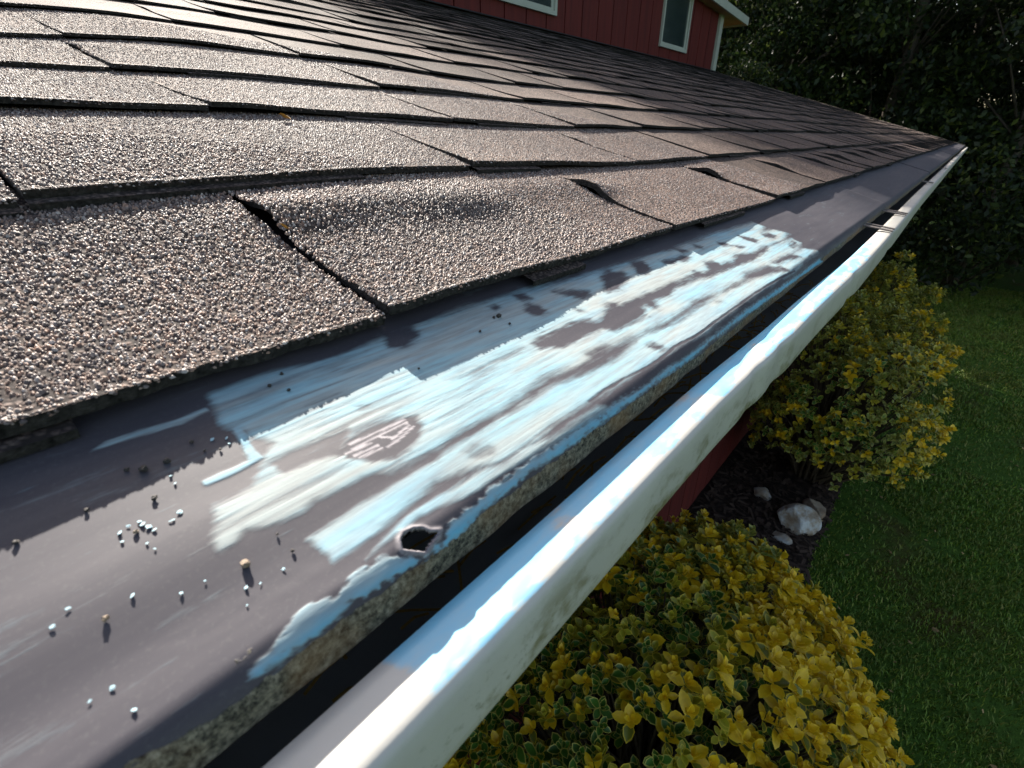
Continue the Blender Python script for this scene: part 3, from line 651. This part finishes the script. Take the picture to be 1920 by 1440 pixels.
for (a, b, z0, z1) in WIN:
    z0 += CAMZ; z1 = min(z1 + CAMZ, ztop(b) - .01); fw = .03
    mb = MB(); y0, y1 = WYU - .025, WYU + .012
    mb.box(a, b, y0, y1, z0, z0 + fw); mb.box(a, b, y0, y1, z1 - fw, z1); mb.box(a, a + fw, y0, y1, z0 + fw, z1 - fw); mb.box(b - fw, b, y0, y1, z0 + fw, z1 - fw)
    wi = under_house(mb.build('window', M['trim']))
    mb = MB(); mb.box(a + fw, b - fw, WYU + .0, WYU + .008, z0 + fw, z1 - fw); mb.build('pane', M['glass'], wi)
    mb = MB(); yy0, yy1 = WYU - .008, WYU - .001
    mb.box(a + fw, b - fw, yy0, yy1, z0 + fw, z0 + fw + .02); mb.box(b - fw - .03, b - fw, yy0, yy1, z0 + fw + .02, z1 - fw); mb.box(a + fw, a + fw + .02, yy0, yy1, z0 + fw + .02, z1 - fw)
    mb.build('sash', M['trim'], wi)
mb = MB(); mb.box(UX1 - .09, UX1 + .012, WYU - .02, WYU + .0195, WB - .02, ztop(UX1)); under_house(mb.build('corner_board', M['trim']))
def slab(x0, x1, y0, y1, t0, t1):
    mb = MB(); z = ztop; kx = [x0] + ([3.9] if x0 < 3.9 < x1 else []) + [x1]; V = []; F = []
    for x in kx: V += [(x, y0, z(x) + t0), (x, y1, z(x) + t0), (x, y1, z(x) + t1), (x, y0, z(x) + t1)]
    for i in range(len(kx) - 1):
        o = 4 * i; F += [(o + j, o + 4 + j, o + 4 + (j + 1) % 4, o + (j + 1) % 4) for j in range(4)]
    F += [(0, 1, 2, 3), tuple(4 * (len(kx) - 1) + j for j in (3, 2, 1, 0))]
    mb.add(V, F); return mb
ur = under_house(slab(UX0 - .02, UX1 + .55, WYU - .12, WYU + 3.5, .03, .07).build('upper_roof', M['felt']))
slab(UX0 - .01, UX1 + .53, WYU - .11, WYU + 3.48, .0, .028).build('soffit', M['soffit'], ur)
slab(UX1 + .552, UX1 + .575, WYU - .145, WYU + 3.5, -.012, .075).build('fascia_board', M['trim'], ur)
slab(UX0 - .02, UX1 + .575, WYU - .147, WYU - .122, -.012, .075).build('fascia_board', M['trim'], ur)
# flashing strip where the lower roof meets the wall
mb = MB(); P = [RP(x, s, h) for x in (UX0, ROOF_END - .1) for s, h in ((WALL_S - .09, .012), (WALL_S + .01, .014), (WALL_S + .01, .017), (WALL_S - .09, .015))]
mb.add(P, [(0, 1, 2, 3), (7, 6, 5, 4), (0, 4, 5, 1), (1, 5, 6, 2), (2, 6, 7, 3), (3, 7, 4, 0)]); under_house(mb.build('wall_flashing', M['felt']))
mb = MB()
P = [RP(x, s, h) for x in (ROOF_END + .002, ROOF_END + .03) for s, h in ((.05, -.10), (WALL_S + .2, -.10), (WALL_S + .2, .006), (.05, .006))]
mb.add(P, [(3, 2, 1, 0), (4, 5, 6, 7), (0, 1, 5, 4), (1, 2, 6, 5), (2, 3, 7, 6), (3, 0, 4, 7)]); under_house(mb.build('rake_board', M['fascia']))

# ------------------------------------------------------------------ ground
def grid(x0, x1, y0, y1, nx, ny, zf, name, mat, kind='structure'):
    X, Y = np.meshgrid(np.linspace(x0, x1, nx), np.linspace(y0, y1, ny), indexing='ij'); Z = zf(X, Y)
    I = np.arange(nx * ny).reshape(nx, ny); F = np.stack([I[:-1, :-1], I[1:, :-1], I[1:, 1:], I[:-1, 1:]], -1).reshape(-1, 4)
    return tag(obj(name, np.stack([X, Y, Z], -1).reshape(-1, 3), F, mat, None, True), kind=kind)
gz = lambda X, Y: .05 * (vnoise(X * .6, Y * .6, 2) - .5) + .012 * (vnoise(X * 4, Y * 4, 4) - .5)
grid(-6, 40, -20, 24, 240, 230, lambda X, Y: gz(X, Y), 'lawn', M['lawn'])
bx = [(-250, -6, -250, 250), (40, 350, -250, 250), (-6, 40, -250, -20), (-6, 40, 24, 250)]
mb = MB()
for a, b, c, d in bx: mb.add([(a, c, -.02), (b, c, -.02), (b, d, -.02), (a, d, -.02)], [(0, 1, 2, 3)])
tag(mb.build('terrain', M['lawn']), kind='structure')
bed_edge = lambda X: -.02 + .10 * (vnoise(np.asarray(X) * .8, np.asarray(X) * 0, 8) - .5)
nx, ny = 160, 24
xs = np.linspace(-1, 8.6, nx); V = []
for i, x in enumerate(xs):
    e = float(bed_edge(x))
    for j in range(ny):
        t = j / (ny - 1); y = e + (WY + .02 - e) * t
        V.append((x, y, float(gz(x, y)) + .004 + .035 * math.sin(min(t * 3, 1) * 1.57) + .02 * float(vnoise(x * 14, y * 14, 9)) * min(1, t * 8)))
I = np.arange(nx * ny).reshape(nx, ny); F = np.stack([I[:-1, :-1], I[1:, :-1], I[1:, 1:], I[:-1, 1:]], -1).reshape(-1, 4)
tag(obj('planting_bed', np.array(V), F, M['mulch'], None, True), kind='structure')
mb = MB()
for i in range(2600):
    x = random.uniform(1.8, 6); e = float(bed_edge(x)); y = random.uniform(e, WY - .02); z = float(gz(x, y)) + .055
    a = random.uniform(0, 6.28); l = random.uniform(.012, .045); w = random.uniform(.004, .013); tz = random.uniform(-.4, .4)
    ca, sa = math.cos(a), math.sin(a)
    mb.add([(x - ca * l - sa * w, y - sa * l + ca * w, z - tz * l), (x + ca * l - sa * w, y + sa * l + ca * w, z + tz * l), (x + ca * l * .8 + sa * w, y + sa * l * .8 - ca * w, z + tz * l + .003), (x - ca * l + sa * w, y - sa * l - ca * w, z - tz * l + .004)], [(0, 1, 2, 3)])
tag(mb.build('bark_mulch', M['chip']), 'dark bark chips scattered over the planting bed', 'mulch', kind='stuff')

def grass(n, x0, x1, y0, y1, hgt, wid, seed):
    r = np.random.default_rng(seed); X = x0 + (x1 - x0) * r.random(n) ** 1.25; Y = r.uniform(y0, y1, n)
    ok = (Y < bed_edge(X) + .02) & ((fbm(X * 1.3, Y * 1.3, 4, 77) < .60) | (r.random(n) < .25)); X, Y = X[ok], Y[ok]; n = len(X)
    f = 1 + (X - x0) * .14
    h = hgt * r.uniform(.5, 1.3, n); w = wid * r.uniform(.7, 1.3, n) * f; a = r.uniform(0, 6.283, n); le = r.uniform(.2, .9, n) * h; b = a + r.uniform(-.9, .9, n) + 1.57
    Z = gz(X, Y); dx, dy = np.cos(a) * w, np.sin(a) * w; lx, ly = np.cos(b) * le, np.sin(b) * le
    V = np.stack([np.stack([X - dx, Y - dy, Z], -1), np.stack([X + dx, Y + dy, Z], -1), np.stack([X + dx * .7 + lx * .4, Y + dy * .7 + ly * .4, Z + h * .62], -1), np.stack([X - dx * .7 + lx * .4, Y - dy * .7 + ly * .4, Z + h * .62], -1), np.stack([X + lx, Y + ly, Z + h * .9], -1)], 1).reshape(-1, 3)
    F = (np.arange(n)[:, None, None] * 5 + np.array([(0, 1, 2), (0, 2, 3), (3, 2, 4)])[None]).reshape(-1, 3)
    return V, F
V, F = grass(225000, 1.3, 12.5, -2.9, .2, .028, .0022, 5)
tag(obj('grass', V, F, M['grass']), 'short dark green grass of the shaded lawn', 'grass', kind='stuff')

# ------------------------------------------------------------------ stones at the bed's edge
def stone(loc, size, seed, mat, label, flat=.75):
    r = random.Random(seed); import bmesh
    bm = bmesh.new(); bmesh.ops.create_icosphere(bm, subdivisions=4, radius=1)
    planes = [(Vector((r.gauss(0, 1), r.gauss(0, 1), r.gauss(0, .8))).normalized(), r.uniform(.62, .85)) for _ in range(11)]
    for v in bm.verts:
        d = v.co.normalized(); k = 1.0
        for nrm, o in planes:
            c = d.dot(nrm)
            if c > 0: k = min(k, o / c)
        k *= 1 + .05 * (float(vnoise(d.x * 4 + 9, d.y * 4 + d.z * 3, seed)) - .5)
        v.co = Vector((d.x * k * size[0], d.y * k * size[1], d.z * k * size[2]))
    me = bpy.data.meshes.new('stone'); bm.to_mesh(me); bm.free(); me.materials.append(mat)
    o = link(bpy.data.objects.new('stone', me)); o.location = (loc[0], loc[1], float(gz(loc[0], loc[1])) + loc[2]); o.rotation_euler = (0, 0, r.uniform(0, 6))
    return tag(o, label, 'stone', 'stones edging the planting bed')
stone((3.34, .16, .07), (.15, .13, .13), 3, M['stone'], 'large pale stone stained brown at the edge of the planting bed')
stone((3.52, .44, .05), (.085, .08, .05), 12, M['stone_grey'], 'grey flat-faced stone lying on the mulch near the red wall')
stone((3.58, .10, .05), (.075, .12, .07), 8, M['stone_brown'], 'brownish stone touching the large pale stone at the lawn edge')
stone((3.13, .21, .04), (.075, .055, .045), 21, M['stone_grey'], 'small pale stone half hidden behind the yellow shrub')
mb = MB(); rl = random.Random(4)
for i in range(420):
    x = 1.6 + 9 * rl.random() ** 1.4; y = rl.uniform(-2.8, .1); z = float(gz(x, y)) + rl.uniform(.012, .026); a = rl.uniform(0, 6.28); l = rl.uniform(.006, .019); w = l * rl.uniform(.3, .6); ca, sa = math.cos(a), math.sin(a); q = rl.uniform(-.004, .008)
    mb.add([(x - ca * l, y - sa * l, z), (x - sa * w, y + ca * w, z + q), (x + ca * l, y + sa * l, z + .003), (x + sa * w, y - ca * w, z - q * .5)], [(0, 1, 2, 3)])
tag(mb.build('leaf_litter', M['litter']), 'small dry leaf bits scattered over the lawn', 'leaf litter', kind='stuff')

# ------------------------------------------------------------------ variegated shrubs
def leaf_shape(L, W, fold, bend, low=False):
    """leaf along +Y from its base; outer ring (margin) + inner ring + midrib"""
    n = 8; out = [(0, 0), (.55, .22), (.95, .50), (.72, .80), (0, 1.0), (-.72, .80), (-.95, .50), (-.55, .22)]
    V = []; e = []
    def P(x, y): X = x * W; Y = y * L; return (X, Y, fold * abs(X) + bend * L * (y ** 2))
    for x, y in out: V.append(P(x, y)); e.append(.55 if low else 1.0)
    if low:
        V.append((0, .5 * L, bend * L * .25 - .0006)); e.append(0.); return np.array(V), np.array([(i, (i + 1) % n, n) for i in range(n)]), np.array(e)
    for x, y in out: V.append(P(x * .74, .5 + (y - .5) * .80)); e.append(.0)
    V.append((0, .5 * L, bend * L * .25 - .0006)); e.append(0.)
    F = [(i, (i + 1) % n, n + (i + 1) % n) for i in range(n)] + [(i, n + (i + 1) % n, n + i) for i in range(n)] + [(n + i, n + (i + 1) % n, 2 * n) for i in range(n)]
    return np.array(V), np.array(F), np.array(e)
def sprig_data(kind, seed, sc_=1.0, low=False):
    r = np.random.default_rng(seed); V = []; F = []; C = []; o = 0
    for pair in range(4):
        for side in range(2):
            L = r.uniform(.026, .050) * (1 - .12 * pair) * sc_; W = L * r.uniform(.28, .35)
            v, f, e = leaf_shape(L, W, r.uniform(.15, .7), r.uniform(-.35, .15), low)
            el = math.radians({0: 12, 1: 30, 2: 50, 3: 68}[pair] + r.uniform(-12, 12)); az = pair * 1.571 + side * 3.1416 + r.uniform(-.35, .35) + seed
            ce, se = math.cos(el), math.sin(el); ca, sa = math.cos(az), math.sin(az)
            # local: Y out, Z up
            x = v[:, 0]; y = v[:, 1] * ce - v[:, 2] * se; z = v[:, 1] * se + v[:, 2] * ce
            V.append(np.stack([x * ca - y * sa, x * sa + y * ca, z + pair * .006 * sc_], -1)); F.append(f + o); o += len(v)
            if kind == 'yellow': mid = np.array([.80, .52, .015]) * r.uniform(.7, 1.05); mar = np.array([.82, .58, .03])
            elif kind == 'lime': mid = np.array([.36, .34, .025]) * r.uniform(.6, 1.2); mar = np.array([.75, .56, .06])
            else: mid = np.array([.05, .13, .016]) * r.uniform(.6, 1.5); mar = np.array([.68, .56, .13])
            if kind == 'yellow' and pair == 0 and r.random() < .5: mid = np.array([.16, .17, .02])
            C.append(mid[None] * (1 - e[:, None]) + mar[None] * e[:, None])
    return np.concatenate(V), np.concatenate(F), np.concatenate(C)
SPRIG = {k: [sprig_data(k, s) for s in range(4)] for k in ('green', 'lime', 'yellow')}
SPRIG_LOW = {k: [sprig_data(k, s, low=True) for s in range(4)] for k in SPRIG}
SPRIG_ME = {k: [new_mesh('sprig', v, f, M['leaf'], True, c) for v, f, c in SPRIG[k]] for k in SPRIG}
def shrub(c, rad, n, yellow, label, nparts, seed, group='variegated shrubs along the wall', scale=1.0, lump=.22):
    r = np.random.default_rng(seed); root = empty('variegated_shrub', (c[0], c[1], 0)); tag(root, label, 'shrub', group)
    c = np.array(c); rad = np.array(rad); items = []
    for i in range(n):
        d = r.normal(size=3); d /= np.linalg.norm(d)
        if d[2] < -.55: d[2] = -d[2]
        lay = 1.0 if i % 3 else r.uniform(.72, .95)
        k = 1 + lump * (float(fbm(d[0] * 2.3 + seed, d[1] * 2.3 + d[2] * 1.9, 2, seed)) - .5) * 2 + r.uniform(-.05, .05)
        pos = c + d * rad * k * lay
        if pos[2] < .06: continue
        nm = d / rad; nm /= np.linalg.norm(nm); nm = nm * .8 + np.array([0, 0, .55]) + r.normal(size=3) * .28; nm /= np.linalg.norm(nm)
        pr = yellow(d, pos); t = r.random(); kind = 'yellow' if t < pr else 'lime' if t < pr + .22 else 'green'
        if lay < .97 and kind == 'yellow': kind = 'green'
        items.append((pos, nm, kind, r.integers(4), r.uniform(0, 6.28), r.uniform(.8, 1.25) * scale))
    cp = np.array([0, 0, CAMZ])
    def vis(it): v = cp - it[0]; dd = np.linalg.norm(v); return -(max(0, it[1] @ v / dd + .45)) / dd ** 2
    items.sort(key=vis)
    items = [it for it in items if it[1] @ ((cp - it[0]) / np.linalg.norm(cp - it[0])) > -.55]; V = []; F = []; C = []; o = 0
    for i, (pos, nm, kind, var, spin, s) in enumerate(items):
        q = Vector(nm).to_track_quat('Z', 'Y').to_matrix() @ Matrix.Rotation(spin, 3, 'Z')
        if i < nparts:
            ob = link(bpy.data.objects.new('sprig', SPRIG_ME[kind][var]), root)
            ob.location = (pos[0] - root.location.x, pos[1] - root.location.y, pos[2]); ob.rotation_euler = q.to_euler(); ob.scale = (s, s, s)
        else:
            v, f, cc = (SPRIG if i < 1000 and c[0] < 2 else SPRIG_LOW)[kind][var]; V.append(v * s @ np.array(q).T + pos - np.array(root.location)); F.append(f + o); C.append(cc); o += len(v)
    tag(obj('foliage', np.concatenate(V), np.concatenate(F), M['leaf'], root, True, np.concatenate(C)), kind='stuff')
    mb = MB(); rr = random.Random(seed)
    for i in range(0, len(items), 5):
        p = items[i][0] - np.array(root.location); b = Vector((rr.uniform(-.1, .1), rr.uniform(-.1, .1), 0)); e = Vector(p)
        mid = b.lerp(e, .55) + Vector((rr.uniform(-.05, .05), rr.uniform(-.05, .05), .06)); mb.tube([b, mid, e], [.010, .005, .002], 4)
    mb.build('stems', M['twig'], root)
    return root
sm = lambda a, b, x: float(sstep(a, b, x))
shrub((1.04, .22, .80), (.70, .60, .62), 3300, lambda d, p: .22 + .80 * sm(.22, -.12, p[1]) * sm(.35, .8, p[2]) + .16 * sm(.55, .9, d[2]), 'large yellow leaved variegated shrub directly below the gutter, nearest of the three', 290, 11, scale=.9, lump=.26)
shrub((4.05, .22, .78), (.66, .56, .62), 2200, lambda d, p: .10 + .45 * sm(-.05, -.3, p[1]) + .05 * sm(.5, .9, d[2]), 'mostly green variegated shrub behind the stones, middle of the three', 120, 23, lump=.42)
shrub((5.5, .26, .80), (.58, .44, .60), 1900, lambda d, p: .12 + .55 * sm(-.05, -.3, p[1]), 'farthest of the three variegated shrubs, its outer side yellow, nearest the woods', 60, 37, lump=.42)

# ------------------------------------------------------------------ trees of the wood behind
def tree_meshes(seed, h, spread, low):
    r = random.Random(seed); g = np.random.default_rng(seed); mb = MB()
    pts = [(0, 0, -.1)]; x = y = 0
    for i in range(1, 7): x += r.uniform(-.12, .12); y += r.uniform(-.12, .12); pts.append((x, y, h * .92 * i / 6))
    mb.tube(pts, [.10 * (1 - i / 7.2) + .012 for i in range(7)], 8)
    cl = []
    for i in range(46):
        z = h * r.uniform(low, 1.0); t = (z / h - low) / (1 - low); R = spread * (1.05 - .75 * t) * r.uniform(.35, 1.0); a = r.uniform(0, 6.283)
        k = min(5, int(z / h * .85 * 6)); b = Vector(pts[k]); e = Vector((b.x + math.cos(a) * R, b.y + math.sin(a) * R, z))
        mb.tube([b, b.lerp(e, .5) + Vector((0, 0, .12)), e], [.022, .013, .006], 4); cl.append((e, r.uniform(.45, .85)))
    P = []
    for e, cr in cl:
        n = 620; d = g.normal(size=(n, 3)); d /= np.linalg.norm(d, axis=1)[:, None]; rr = cr * g.random(n) ** .45
        P.append(np.array(e) + d * rr[:, None] * np.array([1.1, 1.1, .62]))
    P = np.concatenate(P); P = P[P[:, 2] > .15]; n = len(P)
    sz = g.uniform(.03, .062, n); a = g.normal(size=(n, 3)); a /= np.linalg.norm(a, axis=1)[:, None]; b = np.cross(a, g.normal(size=(n, 3))); b /= np.linalg.norm(b, axis=1)[:, None]
    V = np.stack([P - a * sz[:, None], P + b * sz[:, None] * .5, P + a * sz[:, None], P - b * sz[:, None] * .5], 1).reshape(-1, 3)
    F = np.arange(n * 4).reshape(n, 4)
    return new_mesh('trunk', mb.v, mb.f, M['bark'], True), new_mesh('crown', V, F, M['crown'])
TV = [tree_meshes(101, 8.5, 2.3, .10), tree_meshes(102, 10.0, 2.6, .06), tree_meshes(103, 7.0, 2.1, .04), tree_meshes(104, 9.0, 2.2, .28)]
spots = [(12.6, -2.6, 0, 'leafy tree at the lawn end, farthest right of the wood'), (12.3, -.4, 2, 'low branched bushy tree at the far end of the lawn'), (12.9, 1.6, 1, 'tall dense tree just beyond the roof corner'),
    (12.2, 3.6, 3, 'thin trunked tree with bare lower trunk right of the upper storey'), (13.2, 5.6, 0, 'leafy tree rising behind the white corner board'),
    (15.4, -3.8, 1, None), (15.2, -1.4, 3, None), (15.6, .8, 0, None), (15.3, 3.0, 2, None), (15.8, 5.0, 1, None), (15.5, 7.2, 3, None), (15.6, 9.6, 1, None), (10.9, 3.4, 2, None), (9.7, 4.7, 2, None), (9.5, 3.1, 2, None), (7.75, 16.0, 0, None), (9.3, 16.6, 1, None), (11.7, 6.3, 1, None), (13.4, 10.6, 0, None),
    (18.6, -4.5, 0, None), (18.2, -2.0, 1, None), (18.8, .5, 1, None), (18.4, 2.8, 0, None), (18.9, 5.2, 1, None), (18.5, 7.8, 0, None), (18.8, 10.2, 1, None),
    (20.4, 3.9, 2, None), (20.5, 1.4, 2, None), (20.3, 6.4, 2, None), (20.6, 8.8, 2, None), (17.0, 6.2, 2, None), (17.2, 4.0, 2, None), (17.1, 8.4, 2, None), (25.0, 1.5, 1, None), (25.2, 5, 0, None), (25.1, 8.5, 1, None), (25, 12, 0, None), (28, 3, 1, None), (28, 7, 1, None), (28, 11, 1, None), (28, 14.5, 0, None), (22.5, -4, 1, None), (22.2, -.5, 0, None), (22.8, 3, 1, None), (22.4, 6.5, 0, None), (22.6, 10, 1, None), (13.0, -5.0, 1, None), (10.4, -6.6, 0, None)]
for i, (x, y, v, lab) in enumerate(spots):
    t = empty('woodland_tree', (x, y, float(gz(x, y)))); t.rotation_euler = (0, 0, random.uniform(0, 6.28)); s = 1.62 if y > 15 else random.uniform(.9, 1.15) if x > 11 else .66 if y > 3.2 else .5; t.scale = (s, s, s * random.uniform(.95, 1.1))
    tag(t, lab or 'dark leafy tree deep in the wood behind the front trees', 'tree', 'trees of the dark wood' if lab else 'trees deep in the dark wood')
    if y > 15 or (x < 12 and y > 4): tag(t, 'unseen tree behind the upper storey of the house, placed for its shade', 'tree', 'unseen trees placed for shade')  # hidden by the house, put here to shade the lawn and lower roof
    if (x, y) == (10.9, 3.4): tag(t, 'low dark tree close behind the far corner of the roof', 'tree', 'trees of the dark wood')
    if (x, y) == (9.5, 3.1): tag(t, 'smallest dark tree, just right of the white corner board', 'tree', 'trees of the dark wood')
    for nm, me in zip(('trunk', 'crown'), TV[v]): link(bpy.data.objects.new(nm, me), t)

# ------------------------------------------------------------------ grit, crumbs and litter lying on the roof
import bmesh
def pebble_mesh(seed, mat):
    r = random.Random(seed); bm = bmesh.new(); bmesh.ops.create_icosphere(bm, subdivisions=2, radius=1)
    for v in bm.verts: v.co *= r.uniform(.6, 1.2)
    for v in bm.verts: v.co.z *= .8
    me = bpy.data.meshes.new('loose_granule'); bm.to_mesh(me); bm.free(); me.materials.append(mat); return me
PM = [[pebble_mesh(s, M['tan_grit']) for s in range(3)], [pebble_mesh(s + 5, M['grit']) for s in range(3)]]
CM = [pebble_mesh(s + 11, M['crumb']) for s in range(4)]
def on_flash(x, q): 
    x, q = np.array([x / 1000.]), np.array([q / 1000.]); return flash_point(x, q, ripple(x, q) + .0003)[0]
def dist_scale(P, px): return px / 929.8 * float(np.linalg.norm(P - np.array([0, 0, CAMZ])))
for i, (x, q, px, k) in enumerate(PEB):
    P = on_flash(x, q); r = dist_scale(P, px) * .8; o = link(bpy.data.objects.new('loose_granule', PM[k][i % 3])); o.location = P + NZ * r * .4
    o.scale = (r, r * random.uniform(.8, 1.1), r); o.rotation_euler = (A + random.uniform(-.3, .3), 0, random.uniform(0, 6))
    if i == 0: tag(o, 'largest tan granule lying alone on the bare grey flashing', 'granule', 'loose granules on the flashing')
    elif k == 0: tag(o, 'small tan granule on the bare grey flashing', 'granule', 'tan granules on the flashing')
    else: tag(o, 'tiny dark loose granule on the eave flashing', 'granule', 'dark granules on the flashing')
for i, (x, q, px) in enumerate(FLECK):
    P = on_flash(x, q); r = dist_scale(P, px) * .6; o = link(bpy.data.objects.new('paint_crumb', CM[i % 4])); o.location = P + NZ * r * .06
    o.scale = (r, r * random.uniform(.6, 1.2), r * .2); o.rotation_euler = (A, 0, random.uniform(0, 6))
    tag(o, 'pale blue crumb of coating on the bare grey flashing', 'crumb', 'coating crumbs on the flashing')
def litter(name, X, s, L, W, label, cat, az):
    k = int((s - S0) / EXPO); p = [q for q in pieces if q.k == k and q.x0 <= X <= q.x1][0]
    P = RP(X, s, float(top_h(p, X, s)) + .0022); v, f, e = leaf_shape(L, W, .5, .12); th = MB()
    v = np.concatenate([v, v + np.array([0, 0, .0003])]); f = np.concatenate([f[:, ::-1], f + len(v) // 2])
    o = obj(name, v, f, M['dry'], None, True); o.location = P; o.rotation_euler = (A, .15, az); return tag(o, label, cat)
litter('dry_leaf', .218, .388, .009, .0035, 'tiny dry yellow leaf lying on the shingles', 'leaf', .8)
litter('pine_needle', .117, .214, .011, .0007, 'short yellow needle caught at the lifted shingle joint', 'needle', 2.4)
